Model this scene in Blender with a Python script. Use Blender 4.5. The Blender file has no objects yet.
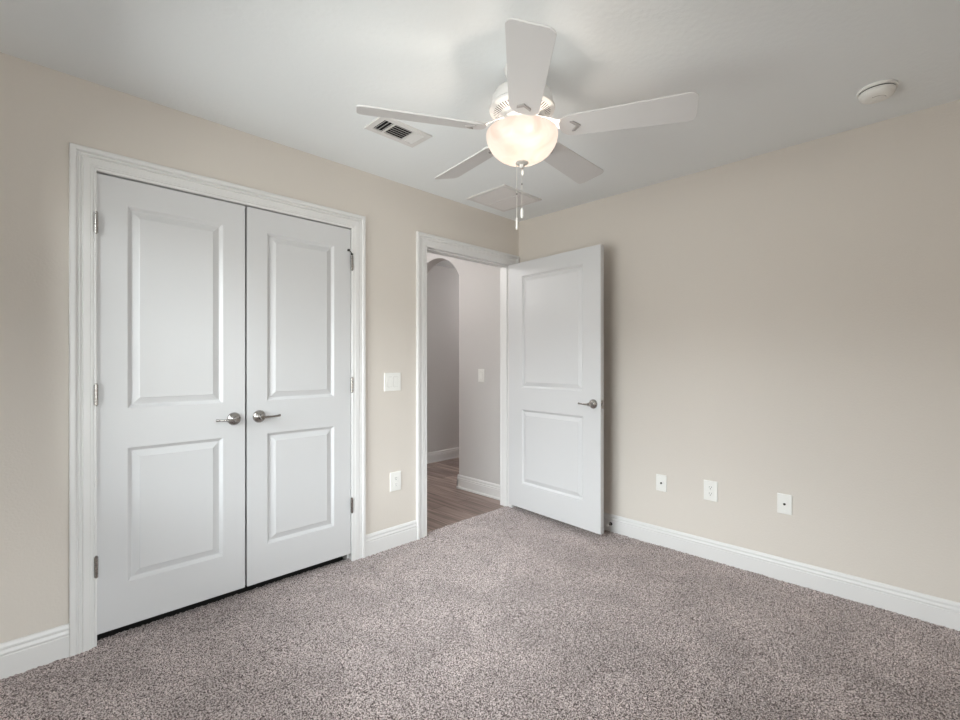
import bpy, bmesh, math, random
import numpy as np
from mathutils import Vector, Matrix
random.seed(7)
PI = math.pi
SC = bpy.context.scene
COL = SC.collection

# ------------------------------------------------------------------ camera
cam_d = bpy.data.cameras.new('camera'); cam = bpy.data.objects.new('camera', cam_d); COL.objects.link(cam)
cam_d.sensor_width = 36.0; cam_d.lens = 465.64 / 960 * 36.0
cam_d.shift_y = 2.16 / 960; cam_d.clip_start = 0.02
cam.location = (-3.0774, -2.6062, 1.2309)
cam.rotation_euler = (PI / 2, 0, math.radians(44.993 - 90))
SC.camera = cam

# ------------------------------------------------------------------ view + world
SC.view_settings.view_transform = 'Standard'; SC.view_settings.look = 'None'
SC.view_settings.gamma = 1.0; SC.view_settings.use_curve_mapping = False
SC.view_settings.exposure = 0.15
W = bpy.data.worlds.new('sky'); SC.world = W; W.use_nodes = True
nt = W.node_tree; nt.nodes.clear()
wo = nt.nodes.new('ShaderNodeOutputWorld'); bg = nt.nodes.new('ShaderNodeBackground')
tc = nt.nodes.new('ShaderNodeTexCoord'); sp = nt.nodes.new('ShaderNodeSeparateXYZ'); rp = nt.nodes.new('ShaderNodeValToRGB')
nt.links.new(tc.outputs['Generated'], sp.inputs[0]); nt.links.new(sp.outputs['Z'], rp.inputs[0])
nt.links.new(rp.outputs[0], bg.inputs[0]); nt.links.new(bg.outputs[0], wo.inputs[0])
e = rp.color_ramp.elements
e[0].position = 0.0; e[0].color = (0.35, 0.345, 0.34, 1)
e[1].position = 0.18; e[1].color = (0.93, 0.96, 1.0, 1)
x = e.new(0.12); x.color = (0.26, 0.26, 0.265, 1)
bg.inputs['Strength'].default_value = 21.5
# the window's daylight portal (opening in the wall behind the camera's left shoulder)
WY0, WY1, WZ0, WZ1 = -1.90, -0.22, 0.70, 2.08
RX0, RX1 = -3.12, -2.05        # second window, added in the rear wall to light the closet wall
XW, YR, H = -3.25, -3.10, 2.44
pl = bpy.data.lights.new('window_portal', 'AREA'); pl.shape = 'RECTANGLE'; pl.size = WZ1 - WZ0; pl.size_y = WY1 - WY0
po = bpy.data.objects.new('window_portal', pl); COL.objects.link(po)
po.location = (XW - 0.14, (WY0 + WY1) / 2, (WZ0 + WZ1) / 2); po.rotation_euler = (0, -PI / 2, 0)
pl.cycles.is_portal = True
pl2 = bpy.data.lights.new('window_portal', 'AREA'); pl2.shape = 'RECTANGLE'; pl2.size = RX1 - RX0; pl2.size_y = WZ1 - WZ0  # portal of the added rear window
po2 = bpy.data.objects.new('window_portal', pl2); COL.objects.link(po2)
po2.location = ((RX0 + RX1) / 2, YR - 0.14, (WZ0 + WZ1) / 2); po2.rotation_euler = (PI / 2, 0, 0)
pl2.cycles.is_portal = True
SC.cycles.max_bounces = 14; SC.cycles.diffuse_bounces = 10; SC.cycles.transparent_max_bounces = 12
SC.cycles.use_denoising = True
SC.cycles.caustics_reflective = False; SC.cycles.caustics_refractive = False
SC.cycles.sample_clamp_indirect = 8

FAN_LIGHT = 82.0     # radiance of the two bulbs in the bowl
BOWL_GLOW = 0.46
HALL_LIGHT = 20.0

# ------------------------------------------------------------------ materials
def srgb(r, g, b):
    f = lambda c: (c / 255 / 12.92) if c / 255 <= 0.04045 else ((c / 255 + 0.055) / 1.055) ** 2.4
    return (f(r), f(g), f(b), 1)

def mat(name, col, rough=0.5, metal=0.0, bump=None, spec=0.5):
    m = bpy.data.materials.new(name); m.use_nodes = True
    n = m.node_tree.nodes; l = m.node_tree.links; b = n['Principled BSDF']
    b.inputs['Base Color'].default_value = col; b.inputs['Roughness'].default_value = rough
    b.inputs['Metallic'].default_value = metal; b.inputs['Specular IOR Level'].default_value = spec
    if bump:
        sc, st, di = bump
        t = n.new('ShaderNodeTexCoord'); no = n.new('ShaderNodeTexNoise'); bu = n.new('ShaderNodeBump')
        no.inputs['Scale'].default_value = sc; no.inputs['Detail'].default_value = 3
        bu.inputs['Strength'].default_value = st; bu.inputs['Distance'].default_value = di
        l.new(t.outputs['Object'], no.inputs['Vector']); l.new(no.outputs['Fac'], bu.inputs['Height'])
        l.new(bu.outputs[0], b.inputs['Normal'])
    return m

M_WALL = mat('wall_paint', srgb(215, 208, 200), 0.75, bump=(110, 0.35, 0.0025), spec=0.3)
M_HALLWALL = mat('hall_paint', srgb(206, 203, 201), 0.75, bump=(110, 0.35, 0.0025), spec=0.3)
M_CEIL = mat('ceiling_paint', srgb(235, 238, 239), 0.85, bump=(45, 0.35, 0.003), spec=0.2)
M_TRIM = mat('trim_paint', srgb(224, 223, 222), 0.38, spec=0.4)
M_DOOR = mat('door_paint', srgb(209, 209, 210), 0.42, bump=(60, 0.06, 0.001), spec=0.4)
M_NICKEL = mat('satin_nickel', (0.42, 0.40, 0.38, 1), 0.24, 1.0)
M_PLATE = mat('white_plastic', srgb(236, 235, 231), 0.35)
M_SLOT = mat('dark_slot', (0.02, 0.02, 0.02, 1), 0.7)
M_DUCT = mat('duct_black', (0.012, 0.012, 0.012, 1), 0.9)
M_FANW = mat('fan_white', srgb(218, 216, 214), 0.42)
M_BLADE = mat('blade_white', srgb(212, 210, 209), 0.5)
M_MEDAL = mat('blade_medallion', srgb(165, 160, 157), 0.45)
M_PEWTER = mat('finial_metal', srgb(200, 196, 190), 0.35, 0.3)
M_DIM = mat('closet_dim_paint', srgb(150, 145, 138), 0.9)  # darker than the room walls, so the closet interior stays dim
M_RUB = mat('rubber_white', srgb(235, 235, 232), 0.6)
M_BRUSH = mat('grille_white', srgb(226, 222, 220), 0.5)
M_CHAIN = mat('chain_metal', srgb(215, 212, 205), 0.4, 0.2)

def carpet_mat():
    m = bpy.data.materials.new('cut_pile_carpet'); m.use_nodes = True
    n = m.node_tree.nodes; l = m.node_tree.links; b = n['Principled BSDF']
    b.inputs['Roughness'].default_value = 1.0; b.inputs['Specular IOR Level'].default_value = 0.05
    b.inputs['Sheen Weight'].default_value = 0.5; b.inputs['Sheen Roughness'].default_value = 0.45; b.inputs['Sheen Tint'].default_value = (1, .90, .87, 1)
    t = n.new('ShaderNodeTexCoord')
    v = n.new('ShaderNodeTexNoise'); v.inputs['Scale'].default_value = 190; v.inputs['Detail'].default_value = 2.5; v.inputs['Roughness'].default_value = 0.65
    r = n.new('ShaderNodeValToRGB'); e = r.color_ramp.elements
    e[0].position = 0.41; e[0].color = srgb(58, 47, 46)
    e[1].position = 0.59; e[1].color = srgb(226, 214, 211)
    k = e.new(0.48); k.color = srgb(148, 134, 132)
    big = n.new('ShaderNodeTexNoise'); big.inputs['Scale'].default_value = 3.4; big.inputs['Detail'].default_value = 4; big.inputs['Distortion'].default_value = 0.6
    mr = n.new('ShaderNodeMapRange'); mr.inputs['From Min'].default_value = 0.35; mr.inputs['From Max'].default_value = 0.65
    mr.inputs['To Min'].default_value = 0.80; mr.inputs['To Max'].default_value = 1.04
    hs = n.new('ShaderNodeHueSaturation')
    l.new(t.outputs['Object'], v.inputs['Vector']); l.new(t.outputs['Object'], big.inputs['Vector'])
    l.new(v.outputs['Fac'], r.inputs[0]); l.new(r.outputs[0], hs.inputs['Color'])
    l.new(big.outputs['Fac'], mr.inputs['Value']); l.new(mr.outputs[0], hs.inputs['Value'])
    l.new(hs.outputs[0], b.inputs['Base Color'])
    bu = n.new('ShaderNodeBump'); bu.inputs['Strength'].default_value = 0.8; bu.inputs['Distance'].default_value = 0.004
    l.new(v.outputs['Fac'], bu.inputs['Height']); l.new(bu.outputs[0], b.inputs['Normal'])
    return m
M_CARPET = carpet_mat()

def laminate_mat():
    m = bpy.data.materials.new('grey_brown_planks'); m.use_nodes = True
    n = m.node_tree.nodes; l = m.node_tree.links; b = n['Principled BSDF']
    b.inputs['Roughness'].default_value = 0.42; b.inputs['Specular IOR Level'].default_value = 0.35
    t = n.new('ShaderNodeTexCoord'); mp = n.new('ShaderNodeMapping'); mp.inputs['Rotation'].default_value = (0, 0, PI / 2)
    br = n.new('ShaderNodeTexBrick'); br.offset = 0.37
    br.inputs['Color1'].default_value = srgb(172, 153, 145); br.inputs['Color2'].default_value = srgb(130, 112, 105)
    br.inputs['Mortar'].default_value = srgb(70, 58, 54)
    br.inputs['Scale'].default_value = 1.0; br.inputs['Brick Width'].default_value = 1.2; br.inputs['Row Height'].default_value = 0.15
    br.inputs['Mortar Size'].default_value = 0.0022; br.inputs['Bias'].default_value = -0.1
    m2 = n.new('ShaderNodeMapping'); m2.inputs['Scale'].default_value = (15, 0.9, 1)
    gr = n.new('ShaderNodeTexNoise'); gr.inputs['Scale'].default_value = 2.0; gr.inputs['Detail'].default_value = 5; gr.inputs['Distortion'].default_value = 0.5
    mr = n.new('ShaderNodeMapRange'); mr.inputs['From Min'].default_value = 0.3; mr.inputs['From Max'].default_value = 0.7
    mr.inputs['To Min'].default_value = 0.50; mr.inputs['To Max'].default_value = 1.45
    hs = n.new('ShaderNodeHueSaturation')
    l.new(t.outputs['Object'], mp.inputs[0]); l.new(mp.outputs[0], br.inputs['Vector'])
    l.new(t.outputs['Object'], m2.inputs[0]); l.new(m2.outputs[0], gr.inputs['Vector'])
    l.new(gr.outputs['Fac'], mr.inputs['Value']); l.new(mr.outputs[0], hs.inputs['Value'])
    l.new(br.outputs['Color'], hs.inputs['Color']); l.new(hs.outputs[0], b.inputs['Base Color'])
    return m
M_LAM = laminate_mat()

def glass_bowl_mat():
    m = bpy.data.materials.new('alabaster_glass'); m.use_nodes = True
    n = m.node_tree.nodes; l = m.node_tree.links; n.clear()
    o = n.new('ShaderNodeOutputMaterial'); tr = n.new('ShaderNodeBsdfTranslucent'); df = n.new('ShaderNodeBsdfDiffuse')
    gl = n.new('ShaderNodeBsdfGlossy'); gl.inputs['Roughness'].default_value = 0.15
    em = n.new('ShaderNodeEmission'); mx = n.new('ShaderNodeMixShader'); m2 = n.new('ShaderNodeMixShader'); ad = n.new('ShaderNodeAddShader')
    t = n.new('ShaderNodeTexCoord'); no = n.new('ShaderNodeTexNoise'); no.inputs['Scale'].default_value = 7; no.inputs['Distortion'].default_value = 2.2; no.inputs['Detail'].default_value = 4
    r = n.new('ShaderNodeValToRGB'); e = r.color_ramp.elements
    e[0].position = 0.35; e[0].color = (1.0, 0.87, 0.79, 1); e[1].position = 0.62; e[1].color = (1.0, 0.94, 0.89, 1)
    l.new(t.outputs['Object'], no.inputs['Vector']); l.new(no.outputs['Fac'], r.inputs[0])
    r2 = n.new('ShaderNodeValToRGB'); f = r2.color_ramp.elements
    f[0].position = 0.35; f[0].color = (0.24, 0.20, 0.172, 1); f[1].position = 0.62; f[1].color = (0.28, 0.25, 0.222, 1)
    l.new(no.outputs['Fac'], r2.inputs[0]); l.new(r2.outputs[0], tr.inputs['Color']); l.new(r.outputs[0], df.inputs['Color']); mxf = 0.07
    l.new(r.outputs[0], em.inputs['Color']); em.inputs['Strength'].default_value = BOWL_GLOW
    mx.inputs[0].default_value = 0.05; l.new(tr.outputs[0], mx.inputs[1]); l.new(df.outputs[0], mx.inputs[2])
    m2.inputs[0].default_value = 0.04; l.new(mx.outputs[0], m2.inputs[1]); l.new(gl.outputs[0], m2.inputs[2])
    l.new(m2.outputs[0], ad.inputs[0]); l.new(em.outputs[0], ad.inputs[1]); l.new(ad.outputs[0], o.inputs[0])
    return m
M_BOWL = glass_bowl_mat()

def emit_mat(name, col, s):
    m = bpy.data.materials.new(name); m.use_nodes = True
    n = m.node_tree.nodes; n.clear(); o = n.new('ShaderNodeOutputMaterial'); em = n.new('ShaderNodeEmission')
    em.inputs[0].default_value = col; em.inputs[1].default_value = s; m.node_tree.links.new(em.outputs[0], o.inputs[0]); return m

def pane_mat():
    m = bpy.data.materials.new('window_glass'); m.use_nodes = True
    n = m.node_tree.nodes; l = m.node_tree.links; n.clear()
    o = n.new('ShaderNodeOutputMaterial'); tr = n.new('ShaderNodeBsdfTransparent'); gl = n.new('ShaderNodeBsdfGlossy'); mx = n.new('ShaderNodeMixShader')
    gl.inputs['Roughness'].default_value = 0.02; tr.inputs[0].default_value = (0.95, 0.97, 0.96, 1)
    fr = n.new('ShaderNodeFresnel'); fr.inputs[0].default_value = 1.45
    l.new(fr.outputs[0], mx.inputs[0]); l.new(tr.outputs[0], mx.inputs[1]); l.new(gl.outputs[0], mx.inputs[2]); l.new(mx.outputs[0], o.inputs[0]); return m
M_PANE = pane_mat()

# ------------------------------------------------------------------ mesh helpers
def obj(name, bm, m, parent=None, smooth=False, loc=None, recalc=True):
    if recalc: bmesh.ops.recalc_face_normals(bm, faces=bm.faces)
    me = bpy.data.meshes.new(name); bm.to_mesh(me); bm.free()
    if smooth:
        for p in me.polygons: p.use_smooth = True
        me.set_sharp_from_angle(angle=math.radians(38))
    me.materials.append(m)
    o = bpy.data.objects.new(name, me); COL.objects.link(o)
    if parent: o.parent = parent
    if loc: o.location = loc
    return o

def bx(bm, a, b):
    x0, y0, z0 = a; x1, y1, z1 = b
    v = [bm.verts.new(p) for p in ((x0,y0,z0),(x1,y0,z0),(x1,y1,z0),(x0,y1,z0),(x0,y0,z1),(x1,y0,z1),(x1,y1,z1),(x0,y1,z1))]
    for f in ((0,3,2,1),(4,5,6,7),(0,1,5,4),(1,2,6,5),(2,3,7,6),(3,0,4,7)): bm.faces.new([v[i] for i in f])
    return v

def bevel(bm, w, seg=2):
    bmesh.ops.bevel(bm, geom=list(bm.edges), offset=w, segments=seg, affect='EDGES', profile=0.5)

def box(a, b, bev=0, seg=2):
    bm = bmesh.new(); bx(bm, a, b)
    if bev: bmesh.ops.recalc_face_normals(bm, faces=bm.faces); bevel(bm, bev, seg)
    return bm

def lathe(prof, n=48, bm=None, c=(0, 0), closed=False):
    bm = bm or bmesh.new(); rings = []
    for r, z in prof:
        if r < 1e-6: rings.append([bm.verts.new((c[0], c[1], z))])
        else: rings.append([bm.verts.new((c[0] + r * math.cos(2*PI*i/n), c[1] + r * math.sin(2*PI*i/n), z)) for i in range(n)])
    pairs = list(zip(rings, rings[1:])) + ([(rings[-1], rings[0])] if closed else [])
    for a, b in pairs:
        for i in range(n):
            j = (i + 1) % n
            if len(a) == 1 and len(b) == 1: continue
            if len(a) == 1: bm.faces.new((a[0], b[i], b[j]))
            elif len(b) == 1: bm.faces.new((a[i], a[j], b[0]))
            else: bm.faces.new((a[i], a[j], b[j], b[i]))
    return bm

def extrude_poly(pts, axis, a, b):
    """closed outline (u,v) extruded along an axis from a to b. axis 'y': (u,v)->(x,z); 'x': (u,v)->(y,z); 'z': (x,y)"""
    bm = bmesh.new()
    def P(u, v, w): return {'y': (u, w, v), 'x': (w, u, v), 'z': (u, v, w)}[axis]
    A = [bm.verts.new(P(u, v, a)) for u, v in pts]; B = [bm.verts.new(P(u, v, b)) for u, v in pts]
    bm.faces.new(A); bm.faces.new(B[::-1])
    for i in range(len(pts)):
        j = (i + 1) % len(pts); bm.faces.new((A[i], B[i], B[j], A[j]))
    return bm

def sweep(path, prof, frame):
    """mitred sweep: path of 3D pts, profile (u,v); frame(i) -> (U vector, V vector) at path point i"""
    bm = bmesh.new(); rings = []
    for i, p in enumerate(path):
        U, V = frame(i); rings.append([bm.verts.new(Vector(p) + U * u + V * v) for u, v in prof])
    n = len(prof)
    for a, b in zip(rings, rings[1:]):
        for i in range(n):
            j = (i + 1) % n; bm.faces.new((a[i], a[j], b[j], b[i]))
    bm.faces.new(rings[0]); bm.faces.new(rings[-1][::-1])
    return bm

def tube(pts, radii, n=12, bm=None, squash=1.0):
    bm = bm or bmesh.new(); rings = []
    pts = [Vector(p) for p in pts]
    for i, p in enumerate(pts):
        d = (pts[min(i+1, len(pts)-1)] - pts[max(i-1, 0)]).normalized()
        up = Vector((0, 0, 1)) if abs(d.z) < 0.9 else Vector((0, 1, 0))
        s = d.cross(up).normalized(); t = s.cross(d).normalized(); r = radii[i] if hasattr(radii, '__len__') else radii
        rings.append([bm.verts.new(p + s * r * math.cos(2*PI*k/n) + t * r * squash * math.sin(2*PI*k/n)) for k in range(n)])
    for a, b in zip(rings, rings[1:]):
        for i in range(n): bm.faces.new((a[i], a[(i+1) % n], b[(i+1) % n], b[i]))
    bm.faces.new(rings[0][::-1]); bm.faces.new(rings[-1])
    return bm

def tag(o, label=None, cat=None, group=None, kind=None):
    if label: o['label'] = label
    if cat: o['category'] = cat
    if group: o['group'] = group
    if kind: o['kind'] = kind
    return o

def struct(name, bm, m, label, cat, parent=None, smooth=False):
    return tag(obj(name, bm, m, parent, smooth), label, cat, kind='structure')

def empty(name, loc, rz=0):
    o = bpy.data.objects.new(name, None); COL.objects.link(o); o.location = loc; o.rotation_euler = (0, 0, rz); o.empty_display_size = 0.1
    return o

# ------------------------------------------------------------------ room shell
WT = 0.115                                   # wall thickness
CX0, CX1, CZ = -2.830, -1.595, 2.060         # closet opening (jamb faces)
DX0, DX1, DZ = -1.012, -0.097, 2.056         # doorway (jamb faces)
J = 0.018
FB = -0.03                                   # bottom of walls
wl = [(XW - 0.15, FB), (CX0 - J, FB), (CX0 - J, CZ + J), (CX1 + J, CZ + J), (CX1 + J, FB),
      (DX0 - J, FB), (DX0 - J, DZ + J), (DX1 + J, DZ + J), (DX1 + J, FB), (0.12, FB), (0.12, H + 0.05), (XW - 0.15, H + 0.05)]
struct('wall_left', extrude_poly(wl, 'y', 0.0, WT), M_WALL, 'beige painted wall with the white double closet doors and the doorway', 'wall')
struct('wall_right', box((0, YR - 0.12, FB), (0.12, 0, H + 0.05)), M_WALL, 'long beige painted wall behind the open door', 'wall')
bm = bmesh.new()
bx(bm, (XW - 0.15, YR - 0.15, FB), (0, YR, WZ0)); bx(bm, (XW - 0.15, YR - 0.15, WZ1), (0, YR, H + 0.05))
bx(bm, (XW - 0.15, YR - 0.15, WZ0), (RX0, YR, WZ1)); bx(bm, (RX1, YR - 0.15, WZ0), (0, YR, WZ1))
struct('wall_rear', bm, M_WALL, 'beige wall behind the camera, with a window added for light', 'wall')
bm = bmesh.new()
bx(bm, (XW - 0.15, YR, FB), (XW, 0, WZ0)); bx(bm, (XW - 0.15, YR, WZ1), (XW, 0, H + 0.05))
bx(bm, (XW - 0.15, YR, WZ0), (XW, WY0, WZ1)); bx(bm, (XW - 0.15, WY1, WZ0), (XW, 0, WZ1))
struct('wall_window', bm, M_WALL, 'beige wall with the window, beside the camera', 'wall')
struct('ceiling', box((XW - 0.15, YR - 0.12, H), (0.0, 0.0, H + 0.06)), M_CEIL, 'white lightly textured bedroom ceiling', 'ceiling')

# carpet: a displaced pile surface
def carpet():
    s = 0.0055
    xs = np.arange(XW, 0.0 + s, s); ys = np.arange(YR, 0.70, s)
    nx, ny = len(xs), len(ys)
    rng = np.random.default_rng(3)
    X, Y = np.meshgrid(xs, ys, indexing='ij')
    h = rng.random((nx, ny)); h = 0.6 * h + 0.4 * (h + np.roll(h, 1, 0) + np.roll(h, 1, 1) + np.roll(np.roll(h, 1, 0), 1, 1)) / 4
    Z = (h - 0.62) * 0.009 + 0.0015 * np.sin(X * 9 + 3 * np.sin(Y * 5)) * np.sin(Y * 7)
    X2 = X + (rng.random((nx, ny)) - 0.5) * s * 0.7; Y2 = Y + (rng.random((nx, ny)) - 0.5) * s * 0.7
    V = np.stack([X2, Y2, Z], -1).reshape(-1, 3)
    ii, jj = np.meshgrid(np.arange(nx - 1), np.arange(ny - 1), indexing='ij')
    cx = xs[ii]; cy = ys[jj]
    keep = (cy < 0.005) | ((cx > CX0) & (cx < CX1) & (cy < 0.050)) | ((cx > DX0) & (cx < DX1) & (cy < 0.045 + 0.004 * (((ii * 7919) % 13) / 13.0)))
    ii = ii[keep]; jj = jj[keep]; a = ii * ny + jj
    F = np.stack([a, a + ny, a + ny + 1, a + 1], -1)
    used = np.zeros(len(V), bool); used[F.ravel()] = True
    idx = np.cumsum(used) - 1; V = V[used]; F = idx[F]
    me = bpy.data.meshes.new('floor'); me.vertices.add(len(V)); me.vertices.foreach_set('co', V.ravel().astype(np.float32))
    me.loops.add(F.size); me.loops.foreach_set('vertex_index', F.ravel().astype(np.int32))
    me.polygons.add(len(F)); me.polygons.foreach_set('loop_start', np.arange(0, F.size, 4, dtype=np.int32))
    me.update(calc_edges=True); me.validate(); me.materials.append(M_CARPET)
    o = bpy.data.objects.new('floor', me); COL.objects.link(o)
    tag(o, 'taupe grey cut pile carpet covering the bedroom floor', 'carpet', kind='structure')
carpet()
struct('floor_slab', box((XW - 0.15, YR - 0.12, -0.08), (0.12, 0.75, -0.025)), mat('shaded_subfloor', (.03, .028, .026, 1), .9), 'sub floor under the carpet, near black as shade below the closet doors', 'floor')  # near-black colour stands in for the shade under the closet doors

# closet interior (dark behind the doors)
bm = bmesh.new()
bx(bm, (XW - 0.15, 0.70, FB), (-1.36, 0.75, H)); bx(bm, (XW - 0.15, WT, FB), (XW - 0.10, 0.70, H)); bx(bm, (-1.41, WT, FB), (-1.36, 0.70, H))
bx(bm, (XW - 0.15, WT, H), (-1.36, 0.75, H + 0.05))
struct('wall_closet', bm, M_DIM, 'inside walls of the closed closet', 'wall')

# hallway
HX = 0.020; AY0, AY1, AZ, AR = 0.782, 1.500, 2.085, 0.222; HB = 1.880; HT = 0.115
rr = ((AY1 - AY0) ** 2 / 4 + AR ** 2) / (2 * AR); hc = (AY0 + AY1) / 2; half = math.asin((AY1 - AY0) / 2 / rr)
arc = [(hc + rr * math.sin(-half + 2 * half * i / 32), AZ + AR - rr + rr * math.cos(-half + 2 * half * i / 32)) for i in range(33)]
out = [(WT, FB), (AY0, FB)] + arc + [(AY1, FB), (HB, FB), (HB, H + .05), (WT, H + .05)]
struct('wall_hall_side', extrude_poly(out, 'x', HX, HX + HT), M_HALLWALL, 'grey hallway wall with the arched opening seen through the doorway', 'wall')
struct('wall_hall_back', box((-1.75, HB, FB), (2.7, HB + 0.1, H + .05)), M_HALLWALL, 'shaded taupe wall beyond the arched opening', 'wall')
bm = bmesh.new(); bx(bm, (-1.80, 0.75, FB), (-1.75, HB + .1, H + .05)); bx(bm, (-1.80, 0.75, FB), (-1.36, 0.80, H + .05))
struct('wall_hall_end', bm, M_HALLWALL, 'hallway end wall out of sight on the left', 'wall')
bm = bmesh.new(); bx(bm, (HX + HT, 0.30, FB), (2.7, 0.35, H + .05)); bx(bm, (2.65, 0.35, FB), (2.7, HB, H + .05))
struct('wall_hall_far', bm, M_HALLWALL, 'walls of the passage beyond the arch, out of sight', 'wall')
struct('ceiling_hall', box((-1.8, WT, H), (2.7, HB + .1, H + .06)), M_CEIL, 'white hallway ceiling', 'ceiling')
bm = bmesh.new(); bx(bm, (-1.80, 0.75, -0.03), (2.7, HB, -0.006)); bx(bm, (-1.36, 0.04, -0.03), (2.7, 0.75, -0.006))
struct('floor_hall', bm, M_LAM, 'grey brown wood plank floor of the hallway', 'floor')

# ------------------------------------------------------------------ trim
CAS = [(0, 0), (0, .007), (.003, .010), (.008, .010), (.009, .007), (.012, .007), (.0135, .0105), (.020, .0105), (.0215, .0125), (.043, .0137),
       (.046, .0075), (.050, .0075), (.053, .0135), (.056, .0135), (.059, .009), (.062, .0095), (.066, .019), (.070, .0205), (.082, .0205), (.085, .017), (.085, 0)]
CAS = [(u * 1.07, v) for u, v in CAS]
def casing(name, x0, x1, z1, label, y=0.0, sgn=-1, prof=CAS):
    path = [(x0, y, FB), (x0, y, z1), (x1, y, z1), (x1, y, FB)]
    UU = [Vector((-1, 0, 0)), Vector((-1, 0, 1)), Vector((1, 0, 1)), Vector((1, 0, 0))]
    V = Vector((0, sgn, 0))
    return struct(name, sweep(path, prof, lambda i: (UU[i], V)), M_TRIM, label, 'door trim', smooth=False)
casing('trim_1', CX0 + 0.006, CX1 - 0.005, CZ - 0.001, 'white moulded casing around the double closet doors')
casing('trim_2', DX0 + 0.003, DX1 - 0.003, DZ - 0.007, 'white moulded casing around the open doorway')
casing('trim_5', DX0 + 0.003, DX1 - 0.003, DZ - 0.007, 'white casing on the hallway side of the doorway', y=WT, sgn=1,
       prof=[(0, 0), (0, .010), (.046, .014), (.046, 0)])

def jamb(name, x0, x1, z1, stopy, label):
    bm = bmesh.new()
    bx(bm, (x0 - J, 0.0, FB), (x0, WT, z1 + J)); bx(bm, (x1, 0.0, FB), (x1 + J, WT, z1 + J)); bx(bm, (x0, 0.0, z1), (x1, WT, z1 + J))
    s = 0.011
    bx(bm, (x0, stopy, FB), (x0 + s, stopy + .034, z1)); bx(bm, (x1 - s, stopy, FB), (x1, stopy + .034, z1)); bx(bm, (x0, stopy, z1 - s), (x1, stopy + .034, z1))
    struct(name, bm, M_TRIM, label, 'door trim')
jamb('trim_3', CX0, CX1, CZ, 0.042, 'white jamb inside the closet opening')
jamb('trim_4', DX0, DX1, DZ, 0.042, 'white jamb lining the doorway to the hall')

BB = [(0, FB), (0.014, FB), (0.014, .084), (.0115, .087), (.0115, .090), (.0145, .093), (.0145, .098), (.0105, .106), (.0095, .110), (.0115, .113), (.0115, .120), (.007, .130), (.004, .134), (0, .134)]
def baseboard(name, p0, p1, nrm, label, shoe=False, m=None, z0=0, k=1.0):
    d = Vector(nrm); prof = [(u, v * (.93 if shoe else k) + z0) for u, v in BB]
    bm = sweep([Vector((*p0, 0)), Vector((*p1, 0))], prof, lambda i: (Vector((d.x, d.y, 0)), Vector((0, 0, 1))))
    if shoe:
        s = [(0.0, FB), (0.025, FB), (0.025, .002), (.023, .008), (.018, .012), (0.0, .013)]
        b2 = sweep([Vector((*p0, 0)), Vector((*p1, 0))], s, lambda i: (Vector((d.x, d.y, 0)), Vector((0, 0, 1))))
        me = bpy.data.meshes.new('tmp'); b2.to_mesh(me); b2.free(); bm.from_mesh(me); bpy.data.meshes.remove(me)
    return struct(name, bm, m or M_TRIM, label, 'baseboard')
baseboard('baseboard_left', (XW, 0), (CX0 + .006 - .088, 0), (0, -1), 'white baseboard left of the closet doors')
baseboard('baseboard_middle', (CX1 - .005 + .085, 0), (DX0 + .003 - .085, 0), (0, -1), 'short white baseboard between closet and doorway')
baseboard('baseboard_right', (0, -0.0), (0, YR), (-1, 0), 'long white baseboard along the right wall', k=0.92)
baseboard('baseboard_rear', (XW, YR), (-0.015, YR), (0, 1), 'white baseboard behind the camera')
baseboard('baseboard_window', (XW, YR + .015), (XW, -0.015), (1, 0), 'white baseboard under the window')
baseboard('baseboard_hall_side', (HX, WT), (HX, AY0 + 0.014), (-1, 0), 'white baseboard with shoe moulding on the grey hallway wall', shoe=True)
baseboard('baseboard_hall_return', (HX - 0.014, AY0), (HX + HT, AY0), (0, 1), 'white baseboard return in the arched opening', shoe=True)
baseboard('baseboard_hall_back', (-1.75, HB), (2.65, HB), (0, -1), 'white baseboard of the wall beyond the arch', shoe=True)

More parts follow.
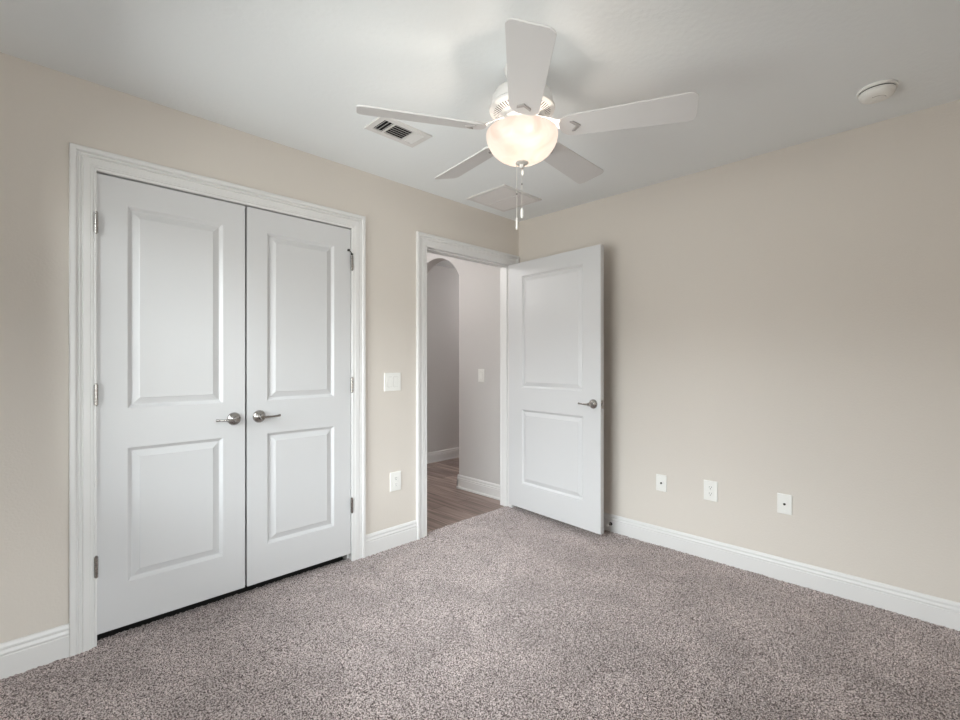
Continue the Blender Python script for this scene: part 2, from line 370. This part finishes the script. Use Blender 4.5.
# ------------------------------------------------------------------ doors
def leaf_mesh(w, z0, z1, thick, panels, sides=(-1, 1)):
    """leaf in local coords x 0..w, y 0..thick (front y=0), two moulded panels on both faces"""
    bm = bmesh.new(); cache = {}
    def V(x, y, z):
        k = (round(x, 5), round(y, 5), round(z, 5))
        if k not in cache: cache[k] = bm.verts.new(k)
        return cache[k]
    prof = [(0, 0), (.003, .0020), (.014, .0125), (.018, .0130), (.043, .0040), (.046, .0022)]
    for face in (0, 1):
        yy = (lambda d: d) if face == 0 else (lambda d: thick - d)
        xs = sorted({0, w} | {p[0] for p in panels} | {p[1] for p in panels}); zs = sorted({z0, z1} | {p[2] for p in panels} | {p[3] for p in panels})
        for i in range(len(xs) - 1):
            for j in range(len(zs) - 1):
                a, b, c, d = xs[i], xs[i+1], zs[j], zs[j+1]
                pan = [p for p in panels if p[0] <= a + 1e-6 and b <= p[1] + 1e-6 and p[2] <= c + 1e-6 and d <= p[3] + 1e-6]
                if not pan: bm.faces.new((V(a, yy(0), c), V(b, yy(0), c), V(b, yy(0), d), V(a, yy(0), d)))
        for (a, b, c, d) in panels:
            R = []
            for s, dp in prof: R.append([V(a + s, yy(dp), c + s), V(b - s, yy(dp), c + s), V(b - s, yy(dp), d - s), V(a + s, yy(dp), d - s)])
            for r0, r1 in zip(R, R[1:]):
                for k in range(4): bm.faces.new((r0[k], r0[(k+1) % 4], r1[(k+1) % 4], r1[k]))
            bm.faces.new(R[-1])
    for (xa, za, xb, zb) in ((0, z0, w, z0), (w, z0, w, z1), (w, z1, 0, z1), (0, z1, 0, z0)):
        # edge faces need the same split points
        if za == zb: pts = sorted({0, w} | {p[0] for p in panels} | {p[1] for p in panels}); seq = [(x, za) for x in pts]
        else: pts = sorted({z0, z1} | {p[2] for p in panels} | {p[3] for p in panels}); seq = [(xa, z) for z in pts]
        for (p, q) in zip(seq, seq[1:]):
            bm.faces.new((V(p[0], 0, p[1]), V(q[0], 0, q[1]), V(q[0], thick, q[1]), V(p[0], thick, p[1])))
    return bm

def handle(parent, x, y, z, out, along, keyed=False):
    """lever handle; out = -1/+1 local y direction, along = -1/+1 lever x direction"""
    prof = [(0, .0), (.033, .0), (.0335, .004), (.031, .009), (.026, .0135), (.018, .018), (.0125, .022), (.0115, .030), (.0115, .040), (.0125, .046), (.0125, .058), (.011, .0605), (0, .0615)]
    bm = lathe(prof, 32)
    bmesh.ops.rotate(bm, verts=bm.verts, cent=(0, 0, 0), matrix=Matrix.Rotation(PI / 2 if out < 0 else -PI / 2, 3, 'X'))
    h = obj('door_handle', bm, M_NICKEL, parent, smooth=True, loc=(x, y, z)); h['label'] = 'satin nickel lever handle with domed rose'
    pts, rad = [], []
    for i in range(15):
        t = i / 14; pts.append((along * (0.004 + 0.090 * t), out * (0.052 + 0.004 * math.sin(t * PI) - 0.006 * t), -0.0012 * math.sin(t * PI) + 0.002 * t))
        rad.append(0.0078 - 0.0028 * math.sin(min(1, t * 1.25) * PI / 2) + (0.0022 * max(0, t - .8) / .2))
    pts.append((along * 0.0965, out * 0.0458, 0.002)); rad.append(0.0045)
    obj('lever', tube(pts, rad, 14), M_NICKEL, h, smooth=True)
    if keyed:
        bm = lathe([(0, .0), (.0035, 0), (.0035, .0012), (0, .0012)], 12)
        bmesh.ops.rotate(bm, verts=bm.verts, cent=(0, 0, 0), matrix=Matrix.Rotation(PI / 2 if out < 0 else -PI / 2, 3, 'X'))
        obj('lock_button', bm, M_SLOT, h, loc=(0, out * 0.0615, 0))
    return h

def hinge(parent, x, y, z, side):
    bm = bmesh.new()
    for k in range(5):
        z0 = -0.0445 + k * 0.0178 + 0.0006
        lathe([(0, z0), (.0076, z0), (.0076, z0 + .0166), (0, z0 + .0166)], 14, bm)
    lathe([(0, .0445), (.0045, .0445), (.0048, .048), (0, .050)], 12, bm); lathe([(0, -.050), (.0045, -.047), (.0045, -.0445), (0, -.0445)], 12, bm)
    bx(bm, (-0.001, 0.001, -.0445), (0.001, .030, .0445))
    h = obj('hinge', bm, M_NICKEL, parent, smooth=True, loc=(x, y, z)); h['label'] = 'satin nickel butt hinge'; return h

P_UP, P_LO = (1.023, 1.934), (0.241, 0.845)
Z0, Z1 = 0.046, 2.052
# left closet leaf: x -2.824 .. -2.217
d1 = struct('door_1', leaf_mesh(0.605, Z0, Z1, 0.035, [(.107, .500, *P_UP), (.107, .500, *P_LO)]), M_DOOR, 'left white two-panel closet door, closed', 'door')
d1.location = (-2.8235, 0.001, 0)
handle(d1, 0.5505, 0, 0.938, -1, -1)
for z in (1.835, 1.090, 0.345): hinge(d1, -0.0035, -0.0105, z, -1)
d2 = struct('door_2', leaf_mesh(0.605, Z0, Z1, 0.035, [(.103, .496, *P_UP), (.103, .496, *P_LO)]), M_DOOR, 'right white two-panel closet door, closed', 'door')
d2.location = (-2.2085, 0.001, 0)
handle(d2, 0.0605, 0, 0.940, -1, 1)
for z in (1.845, 1.090, 0.345): hinge(d2, 0.6085, -0.0105, z, 1)
bm = bmesh.new(); tube([(0, 0, 0), (-.012, -.014, .006), (-.034, -.022, .016)], [.0028, .0026, .0026], 8, bm)
bx(bm, (-.040, -.028, .010), (-.030, -.016, .022)); lathe([(0, -.004), (.0075, -.004), (.0075, .004), (0, .004)], 12, bm)
s = obj('hinge_pin_stop', bm, mat('dark_bronze', (0.05, 0.045, 0.04, 1), 0.4, 0.8), d2, loc=(0.6085, -0.0105, 1.8985)); s['label'] = 'small dark hinge pin door stop'

# open bedroom door, hinged on the right jamb, swung into the room.  local x from hinge edge to tip, local y=0 is the hall face
face0 = Vector((-0.137, -0.012)); tip = Vector((-0.2165, -0.9230))
ang = math.atan2(tip.y - face0.y, tip.x - face0.x); LW = (tip - face0).length
d3 = struct('door_3', leaf_mesh(LW, 0.040, 2.046, 0.035, [(.150, LW - .150, *P_UP), (.150, LW - .150, *P_LO)]), M_DOOR, 'white two-panel bedroom door standing open into the room', 'door')
# local +y must point away from the camera (towards +X world): rotate so that x axis -> leaf direction; y axis = rot90(x)
d3.location = (face0.x, face0.y, 0); d3.rotation_euler = (0, 0, ang)
handle(d3, LW - 0.060, 0, 0.938, -1, -1, keyed=True)
handle(d3, LW - 0.062, 0.035, 0.938, 1, -1)
bm = box((-0.0005, .0055, -.029), (.0016, .0295, .029), 0.0004, 1); lp = obj('latch_plate', bm, M_NICKEL, d3, loc=(LW, 0, 0.938)); lp['label'] = 'nickel latch plate on the door edge'
bm = extrude_poly([(0.010, 0), (.025, 0), (.025, .004), (.010, .011)], 'z', -.011, .011)
bmesh.ops.rotate(bm, verts=bm.verts, cent=(0, 0, 0), matrix=Matrix.Rotation(0, 3, 'Z'))
for v in bm.verts: v.co = Vector((v.co.y, v.co.x, v.co.z))
obj('latch_bolt', bm, M_NICKEL, lp)
for z in (1.835, 1.090, 0.345): hinge(d3, -0.006, 0.040, z, 1)

# ------------------------------------------------------------------ windows (beside the camera, plus one added behind it for light; out of the picture)
def window(name, a0, a1, origin, rz, label):
    """local: x across from a0 to a1, y = 0 room face of the wall, +y outwards"""
    def ring(bm, x0, x1, z0, z1, t, ya, yb):
        bx(bm, (x0, ya, z0), (x1, yb, z0 + t)); bx(bm, (x0, ya, z1 - t), (x1, yb, z1)); bx(bm, (x0, ya, z0 + t), (x0 + t, yb, z1 - t)); bx(bm, (x1 - t, ya, z0 + t), (x1, yb, z1 - t))
    wf = bmesh.new(); ring(wf, a0, a1, WZ0, WZ1, .035, .06, .12); c = (a0 + a1) / 2
    bx(wf, (c - .03, .06, WZ0 + .035), (c + .03, .12, WZ1 - .035))
    w = struct(name, wf, M_TRIM, label, 'window'); w.location = origin; w.rotation_euler = (0, 0, rz)
    zm = (WZ0 + WZ1) / 2
    for a, b in ((a0 + .035, c - .03), (c + .03, a1 - .035)):
        for (z0, z1, dy) in ((WZ0 + .035, zm + .015, .066), (zm - .015, WZ1 - .035, .092)):
            bm = bmesh.new(); ring(bm, a, b, z0, z1, 0.032, dy, dy + .022); so = obj('window_sash', bm, M_TRIM, w)
            obj('window_pane', box((a + .032, dy + .009, z0 + .032), (b - .032, dy + .012, z1 - .032)), M_PANE, so)
    obj('window_sill', box((a0 - .04, -.03, WZ0 - .02), (a1 + .04, .06, WZ0 + .004), .004), M_TRIM, w)
window('window_1', WY0, WY1, (XW, 0, 0), PI / 2, 'white double window in the wall beside the camera')
window('fill_window', -RX1, -RX0, (0, YR, 0), PI, 'unseen white double window added behind the camera for fill light')  # added fill daylight, no window known in this wall

# ------------------------------------------------------------------ ceiling fan
FX, FY = -1.608, -1.380
fan = tag(empty('ceiling_fan', (FX, FY, H)), 'white five-blade ceiling fan with a lit frosted glass bowl and two pull chains', 'ceiling fan')
def fz(p, d=0.0): return [(r, z - H - (0.015 if z < 2.36 else 0)) for r, z in p]
obj('canopy', lathe(fz([(0, H), (.070, H), (.072, 2.432), (.070, 2.415), (.060, 2.395), (.045, 2.380), (.030, 2.372), (.026, 2.355), (0, 2.355)]), 48), M_FANW, fan, smooth=True)
mh = obj('motor_housing', lathe(fz([(0, 2.366), (.030, 2.366), (.060, 2.362), (.095, 2.352), (.115, 2.340), (.123, 2.325), (.125, 2.300), (.125, 2.287), (.132, 2.286), (.135, 2.280), (.132, 2.272),
     (.121, 2.268), (.084, 2.252), (.080, 2.250), (.078, 2.244), (0, 2.244)]), 64), M_FANW, fan, smooth=True)
def slot_ring_mat():
    m = bpy.data.materials.new('slotted_ring'); m.use_nodes = True
    n = m.node_tree.nodes; l = m.node_tree.links; b = n['Principled BSDF']; b.inputs['Roughness'].default_value = .5
    t = n.new('ShaderNodeTexCoord'); sx = n.new('ShaderNodeSeparateXYZ'); l.new(t.outputs['Object'], sx.inputs[0])
    def M(op, a, c=None):
        k = n.new('ShaderNodeMath'); k.operation = op
        for q, v in enumerate((a, c)):
            if v is None: continue
            if isinstance(v, (int, float)): k.inputs[q].default_value = v
            else: l.new(v, k.inputs[q])
        return k.outputs[0]
    ang = M('ARCTAN2', sx.outputs['Y'], sx.outputs['X'])
    fr = M('FRACT', M('MULTIPLY', ang, 56 / (2 * PI))); dk = M('GREATER_THAN', fr, 0.58)
    mx = n.new('ShaderNodeMix'); mx.data_type = 'RGBA'; mx.inputs['A'].default_value = srgb(236, 234, 232); mx.inputs['B'].default_value = srgb(84, 76, 72)
    l.new(dk, mx.inputs['Factor']); l.new(mx.outputs['Result'], b.inputs['Base Color']); return m
cone = lambda r: 2.252 + (r - .084) * .016 / .037
vs = obj('vent_ring', lathe(fz([(.093, cone(.093) - .0004), (.116, cone(.116) - .0004), (.116, cone(.116) + .002), (.093, cone(.093) + .002)]), 96, closed=True), slot_ring_mat(), mh, smooth=True)
vs['label'] = 'ring of dark narrow cooling slots'
obj('light_fitter', lathe(fz([(0, 2.246), (.075, 2.246), (.076, 2.238), (.066, 2.232), (.060, 2.226), (.060, 2.206), (.052, 2.200), (.030, 2.196), (0, 2.196)]), 48), M_FANW, fan, smooth=True)
# blades
def blade_mesh():
    r0, r1, w0, w1 = 0.155, 0.655, 0.112, 0.146
    pts = []
    c1 = 0.028
    def corner(cx, cy, rad, a0, a1, n=7): return [(cx + rad * math.cos(a0 + (a1 - a0) * k / n), cy + rad * math.sin(a0 + (a1 - a0) * k / n)) for k in range(n + 1)]
    pts += corner(r1 - c1, -w1 / 2 + c1, c1, -PI / 2, 0); pts += corner(r1 - c1, w1 / 2 - c1, c1, 0, PI / 2)
    c0 = 0.050
    pts += corner(r0 + c0, w0 / 2 - c0 + .002, c0, PI / 2, PI); pts += corner(r0 + c0, -w0 / 2 + c0 - .002, c0, PI, 1.5 * PI)
    bm = extrude_poly(pts, 'z', -.003, .003)
    bmesh.ops.recalc_face_normals(bm, faces=bm.faces)
    es = [e for e in bm.edges if abs(e.verts[0].co.z - e.verts[1].co.z) < 1e-6]
    bmesh.ops.bevel(bm, geom=es, offset=.0012, segments=2, affect='EDGES')
    return bm
def iron_mesh():
    bm = bmesh.new()
    # arm from the motor flange down to the top of the blade, then a three-lobed plate on it
    prev = None
    st = [(.070, .030, .040), (.095, .024, .040), (.120, .022, .030), (.145, .026, .014), (.165, .034, .0065), (.185, .046, .0050), (.215, .052, .0050), (.240, .030, .0050), (.262, .012, .0050)]
    rows = []
    for x, hw, z in st:
        rows.append([bm.verts.new((x, -hw, z)), bm.verts.new((x, hw, z)), bm.verts.new((x, hw * .92, z + .005)), bm.verts.new((x, -hw * .92, z + .005))])
    for a, b in zip(rows, rows[1:]):
        for k in range(4): bm.faces.new((a[k], a[(k+1) % 4], b[(k+1) % 4], b[k]))
    bm.faces.new(rows[0][::-1]); bm.faces.new(rows[-1])
    return bm
def chevron():
    p = [(.212, -.024), (.222, -.024), (.244, 0), (.222, .024), (.212, .024), (.212, .014), (.226, 0), (.212, -.014)]
    p = [(.200, -.026), (.214, -.026), (.238, 0), (.214, .026), (.200, .026), (.222, 0)]
    bm = extrude_poly(p, 'z', -.0085, -.003)
    return bm
BZ = 2.171; pitch = math.radians(-14)
blade0 = None
for k in range(5):
    a = math.radians(-65.9 + 72 * k)
    R = Matrix.Rotation(.041, 4, 'X') @ Matrix.Rotation(-.018, 4, 'Y') @ Matrix.Rotation(a, 4, 'Z') @ Matrix.Rotation(pitch, 4, 'X')
    if k == 0:
        b = blade0 = obj('fan_blade', blade_mesh(), M_BLADE, fan); ir = obj('blade_iron', iron_mesh(), M_FANW, b); ch = obj('blade_medallion', chevron(), M_MEDAL, b)
    else:
        b = blade0.copy(); COL.objects.link(b); b.parent = fan
        for c in (ir, ch): q = c.copy(); COL.objects.link(q); q.parent = b
    b.matrix_local = Matrix.Translation((0, 0, BZ - H)) @ R
# glass bowl with thickness, open at the top
prof = []
for i in range(15):
    t = i / 14 * PI / 2; prof.append((.146 * math.cos(t) ** 0.9 if i < 14 else 0, 2.176 - .114 * math.sin(t)))
outer = [(.141, 2.184), (.1455, 2.181)] + prof
inner = [(max(0, r - .004), z + .004) for r, z in prof[::-1]] + [(.1385, 2.181)]
obj('glass_bowl', lathe(fz(outer + inner), 64, closed=True), M_BOWL, fan, smooth=True)
obj('finial', lathe(fz([(0, 2.068), (.020, 2.067), (.026, 2.063), (.027, 2.059), (.020, 2.055), (.012, 2.052), (.010, 2.046), (.0085, 2.040), (0, 2.038)]), 32), M_PEWTER, fan, smooth=True)
obj('center_rod', lathe(fz([(0, 2.20), (.006, 2.20), (.006, 2.066), (0, 2.066)]), 16), M_PEWTER, fan, smooth=True)
M_BULB = emit_mat('bulb_lit', (1.0, 0.88, 0.76, 1), FAN_LIGHT)
for k in range(2):
    a = math.radians(60 + 180 * k); bxp, byp = .052 * math.cos(a), .052 * math.sin(a)
    bp = [(0, -.042), (.012, -.040), (.020, -.032), (.0235, -.020), (.022, -.008), (.014, .006), (.011, .014), (0, .014)]
    sk = obj('bulb_socket', lathe([(0, .012), (.014, .012), (.015, .040), (0, .040)], 20), M_FANW, fan, smooth=True, loc=(bxp, byp, 2.145 - H))
    bu = obj('light_bulb', lathe(bp, 24), M_BULB, sk, smooth=True)
# pull chains
def chain(x, y, z0, z1, fob, bead):
    bm = bmesh.new(); tube([(0, 0, 0), (0, 0, z1 - z0)], .0009, 6, bm)
    n = int((z0 - z1) / .006)
    for i in range(n): 
        zz = -i * .006; lathe([(0, zz - .0017), (.0017, zz), (0, zz + .0017)], 6, bm)
    c = obj('pull_chain', bm, M_CHAIN, fan, smooth=True, loc=(x, y, z0 - H))
    obj('chain_connector', lathe([(0, -.004), (.0026, -.003), (.0026, .003), (0, .004)], 10), mat('connector_dark', srgb(95, 88, 84), .5), c, loc=(0, 0, bead - z0))
    f = obj('chain_fob', lathe(fob, 20), M_PLATE, c, smooth=True, loc=(0, 0, z1 - z0))
chain(.0010, .0010, 2.042, 1.861, [(0, .002), (.0026, .001), (.0052, -.006), (.0062, -.014), (.0060, -.030), (.0040, -.040), (0, -.042)], 1.960)
chain(-.0150, .0150, 2.042, 1.820, [(0, .002), (.0026, .001), (.0040, -.004), (.0044, -.030), (.0052, -.042), (.0030, -.046), (0, -.046)], 1.919)
chain(.0005, -.0035, 2.030, 2.014, [(0, .002), (.0026, .001), (.0056, -.004), (.0058, -.016), (.0030, -.020), (0, -.020)], 2.026)

# ------------------------------------------------------------------ ceiling register (three-way)
def register():
    cx, cy, L, Wd = -1.655, -0.583, 0.305, 0.175
    o = tag(empty('air_vent', (cx, cy, H)), 'small white ceiling register with dark louvre slots above the closet doors', 'vent')
    bm = bmesh.new(); t = .030; z0, z1 = -.009, -.0005
    bx(bm, (-L/2, -Wd/2, z0), (L/2, -Wd/2 + t, z1)); bx(bm, (-L/2, Wd/2 - t, z0), (L/2, Wd/2, z1))
    bx(bm, (-L/2, -Wd/2 + t, z0), (-L/2 + t, Wd/2 - t, z1)); bx(bm, (L/2 - t, -Wd/2 + t, z0), (L/2, Wd/2 - t, z1))
    for x in (-.060, .060): bx(bm, (x - .004, -Wd/2 + t, z0), (x + .004, Wd/2 - t, z1))
    obj('vent_frame', bm, M_FANW, o)
    obj('duct', box((-L/2 + .01, -Wd/2 + .01, -.0016), (L/2 - .01, Wd/2 - .01, -.0004)), M_DUCT, o)
    def slat(c, ln, along, tilt):
        b = box((-ln/2, -.0062, -.0005), (ln/2, .0062, .0005))
        bmesh.ops.rotate(b, verts=b.verts, cent=(0, 0, 0), matrix=Matrix.Rotation(math.radians(tilt), 3, 'X'))
        if along == 'y': bmesh.ops.rotate(b, verts=b.verts, cent=(0, 0, 0), matrix=Matrix.Rotation(PI / 2, 3, 'Z'))
        obj('louvre', b, M_FANW, o, loc=(c[0], c[1], -.0065))
    iw = Wd - 2 * t
    for k in range(6): slat((0, -iw/2 + iw * (k + .5) / 6), .112, 'x', 28)
    sw = (L/2 - t - .064)
    for k in range(3): slat((-.064 - sw * (k + .5) / 3, 0), iw, 'y', -35); slat((.064 + sw * (k + .5) / 3, 0), iw, 'y', 35)
register()

def return_grille():
    x0, x1, y0, y1 = -.725, -.315, -.490, -.115
    cx, cy = (x0 + x1) / 2, (y0 + y1) / 2; L, Wd = x1 - x0, y1 - y0
    o = tag(empty('return_grille', (cx, cy, H)), 'square white return air grille on the ceiling near the room corner', 'vent')
    bm = bmesh.new(); t = .025; z0, z1 = -.010, -.0005
    bx(bm, (-L/2, -Wd/2, z0), (L/2, -Wd/2 + t, z1)); bx(bm, (-L/2, Wd/2 - t, z0), (L/2, Wd/2, z1))
    bx(bm, (-L/2, -Wd/2 + t, z0), (-L/2 + t, Wd/2 - t, z1)); bx(bm, (L/2 - t, -Wd/2 + t, z0), (L/2, Wd/2 - t, z1))
    bx(bm, (-.006, -Wd/2 + t, z0), (.006, Wd/2 - t, z1))
    obj('grille_frame', bm, M_FANW, o)
    obj('grille_backing', box((-L/2 + .01, -Wd/2 + .01, -.0016), (L/2 - .01, Wd/2 - .01, -.0004)), mat('grille_shade', srgb(200, 194, 192), .9), o)
    n = 22; b = box((-L/2 + t, -.0070, -.0006), (L/2 - t, .0070, .0006))
    bmesh.ops.rotate(b, verts=b.verts, cent=(0, 0, 0), matrix=Matrix.Rotation(math.radians(-30), 3, 'X'))
    first = obj('grille_slat', b, M_BRUSH, o)
    for k in range(n):
        s = first if k == 0 else first.copy()
        if k: COL.objects.link(s); s.parent = o
        s.location = (0, -Wd/2 + t + (Wd - 2 * t) * (k + .5) / n, -.0058)
return_grille()

# ------------------------------------------------------------------ smoke detector
sd = tag(empty('smoke_detector', (-0.380, -2.392, H)), 'round white smoke detector on the ceiling near the right wall', 'smoke detector')
obj('mounting_base', lathe([(0, 0), (.070, 0), (.071, -.006), (.069, -.012), (.064, -.0125), (0, -.0125)], 48), M_PLATE, sd, smooth=True)
obj('dark_gap', lathe([(0, -.0125), (.0630, -.0125), (.0630, -.0165), (0, -.0165)], 48), M_SLOT, sd, smooth=True)
obj('cover', lathe([(0, -.0165), (.0645, -.0165), (.065, -.019), (.062, -.030), (.056, -.038), (.046, -.043), (.030, -.045), (0, -.0455)], 48), M_PLATE, sd, smooth=True)
bm = bmesh.new(); tube([(.030 * math.cos(a), .030 * math.sin(a), -.0452) for a in [math.radians(150 + 10 * i) for i in range(13)]], .0012, 6, bm)
obj('sensor_slot', bm, M_MEDAL, sd)
obj('test_button', lathe([(0, -.044), (.011, -.044), (.0105, -.0475), (0, -.048)], 24), M_PLATE, sd, smooth=True, loc=(.018, .012, 0))

# ------------------------------------------------------------------ wall plates (local: x across, y=0 wall, -y out, z up)
def plate_base(o, w, h):
    bm = box((-w/2, -.0065, -h/2), (w/2, 0, h/2)); bmesh.ops.recalc_face_normals(bm, faces=bm.faces)
    es = [e for e in bm.edges if all(v.co.y < -.006 for v in e.verts)]
    bmesh.ops.bevel(bm, geom=es, offset=.0035, segments=3, affect='EDGES', profile=.5)
    return obj('cover_plate', bm, M_PLATE, o)
def screw(o, x, z):
    b = lathe([(0, 0), (.0032, 0), (.0028, .0009), (0, .0011)], 12); bmesh.ops.rotate(b, verts=b.verts, cent=(0, 0, 0), matrix=Matrix.Rotation(PI / 2, 3, 'X'))
    obj('screw', b, M_PLATE, o, smooth=True, loc=(x, -.0065, z))
def rocker(o, x, up):
    obj('switch_frame', box((x - .0172, -.0068, -.0338), (x + .0172, -.006, .0338)), mat('seam_grey', srgb(150, 146, 142), .6), o)
    s = 1 if up else -1
    pr = [(-.0066, -.0330), (-.0105 if s > 0 else -.0074, -.0330), (-.0080, 0), (-.0105 if s < 0 else -.0074, .0330), (-.0066, .0330)]
    obj('rocker', extrude_poly([(a, b) for a, b in pr], 'x', x - .0160, x + .0160), M_PLATE, o)
def receptacle(o, z):
    b = box((-.0165, -.0085, -.0145), (.0165, -.006, .0145), .0012, 1); r = obj('receptacle', b, M_PLATE, o, loc=(0, 0, z))
    bm = bmesh.new(); bx(bm, (-.0075, -.0089, 0), (-.0055, -.0083, .0085)); bx(bm, (.0050, -.0089, .001), (.0072, -.0083, .0085)); bx(bm, (-.0025, -.0089, -.0085), (.0025, -.0083, -.0040))
    obj('slots', bm, M_SLOT, r)
def outlet(loc, rz, label, w=.084, h=.124):
    o = tag(empty('power_outlet', loc, rz), label, 'outlet'); plate_base(o, w, h); receptacle(o, .0195); receptacle(o, -.0195); screw(o, 0, 0)
def jack(loc, rz, label, w=.072, h=.110):
    o = tag(empty('cable_jack', loc, rz), label, 'wall plate'); plate_base(o, w, h)
    b = lathe([(0, 0), (.0065, 0), (.0065, .002), (.0047, .002), (.0047, .008), (0, .008)], 16); bmesh.ops.rotate(b, verts=b.verts, cent=(0, 0, 0), matrix=Matrix.Rotation(PI / 2, 3, 'X'))
    obj('coax_socket', b, mat('socket_dark', (.06, .055, .05, 1), .4, .7), o, smooth=True, loc=(0, -.0065, 0)); screw(o, 0, .042); screw(o, 0, -.042)
o = tag(empty('light_switch', (-1.297, 0, 1.100)), 'white double rocker light switch between the closet and the doorway', 'light switch')
plate_base(o, .130, .121); rocker(o, -.0232, False); rocker(o, .0232, True)
for x in (-.0232, .0232): screw(o, x, .048); screw(o, x, -.048)
outlet((-1.273, 0, .434), 0, 'white power outlet low on the wall between closet and doorway', .086, .126)
RW = -PI / 2   # plates on the right wall face -X
jack((0, -1.256, .419), RW, 'small white cable plate on the right wall, nearest the open door')
outlet((0, -1.569, .428), RW, 'white power outlet in the middle of the right wall', .082, .124)
jack((0, -1.964, .430), RW, 'white cable plate on the right wall, farthest from the open door', .072, .112)
o = tag(empty('hall_light_switch', (HX, .472, 1.105), RW), 'single white rocker switch on the grey hallway wall', 'light switch')
plate_base(o, .075, .122); rocker(o, 0, True); screw(o, 0, .048); screw(o, 0, -.048)

# ------------------------------------------------------------------ door stop on the right baseboard
ds = tag(empty('door_stop', (-.0145, -.888, .058)), 'small metal door stop with white rubber tip on the baseboard behind the open door', 'door stop')
def xl(prof): 
    b = lathe(prof, 16); bmesh.ops.rotate(b, verts=b.verts, cent=(0, 0, 0), matrix=Matrix.Rotation(-PI / 2, 3, 'Y')); return b
obj('stop_base', xl([(0, 0), (.012, 0), (.012, .004), (.006, .008), (0, .008)]), mat('stop_dark', (.03, .03, .03, 1), .5), ds, smooth=True)
bm = bmesh.new(); pts = [(-.006 - .036 * i / 120, .0055 * math.cos(i * .52), .0055 * math.sin(i * .52)) for i in range(121)]
tube(pts, .0011, 6, bm); obj('spring', bm, M_NICKEL, ds, smooth=True)
obj('rubber_tip', xl([(0, .040), (.0085, .040), (.009, .046), (.0085, .054), (.005, .057), (0, .057)]), M_RUB, ds, smooth=True)

# ------------------------------------------------------------------ hallway ceiling light (out of the picture)
hl = tag(empty('hall_ceiling_light', (-1.10, 1.10, H)), 'flush white ceiling light of the hallway, out of sight above the doorway', 'ceiling light')
obj('light_base', lathe([(0, 0), (.13, 0), (.13, -.018), (0, -.018)], 32), M_FANW, hl, smooth=True)
obj('diffuser', lathe([(.12, -.018), (.115, -.045), (.08, -.070), (.03, -.080), (0, -.082)], 32), emit_mat('hall_diffuser_glow', (1, .93, .85, 1), 4.0), hl, smooth=True)
ll = bpy.data.lights.new('hall_lamp', 'POINT'); ll.energy = HALL_LIGHT; ll.color = (1, .98, .97); ll.shadow_soft_size = .09
lh = bpy.data.objects.new('hall_lamp', ll); COL.objects.link(lh); lh.parent = hl; lh.location = (0, 0, -.18)
hl2 = tag(empty('passage_fill_light', (1.75, 1.15, H)), 'unseen ceiling light added beyond the arched opening to brighten it', 'ceiling light')  # added lamp, lifts the wall beyond the arch
for c in list(hl.children):
    q = c.copy(); COL.objects.link(q); q.parent = hl2
    if q.type == 'LIGHT': q.data = c.data.copy(); q.data.energy = 15.0
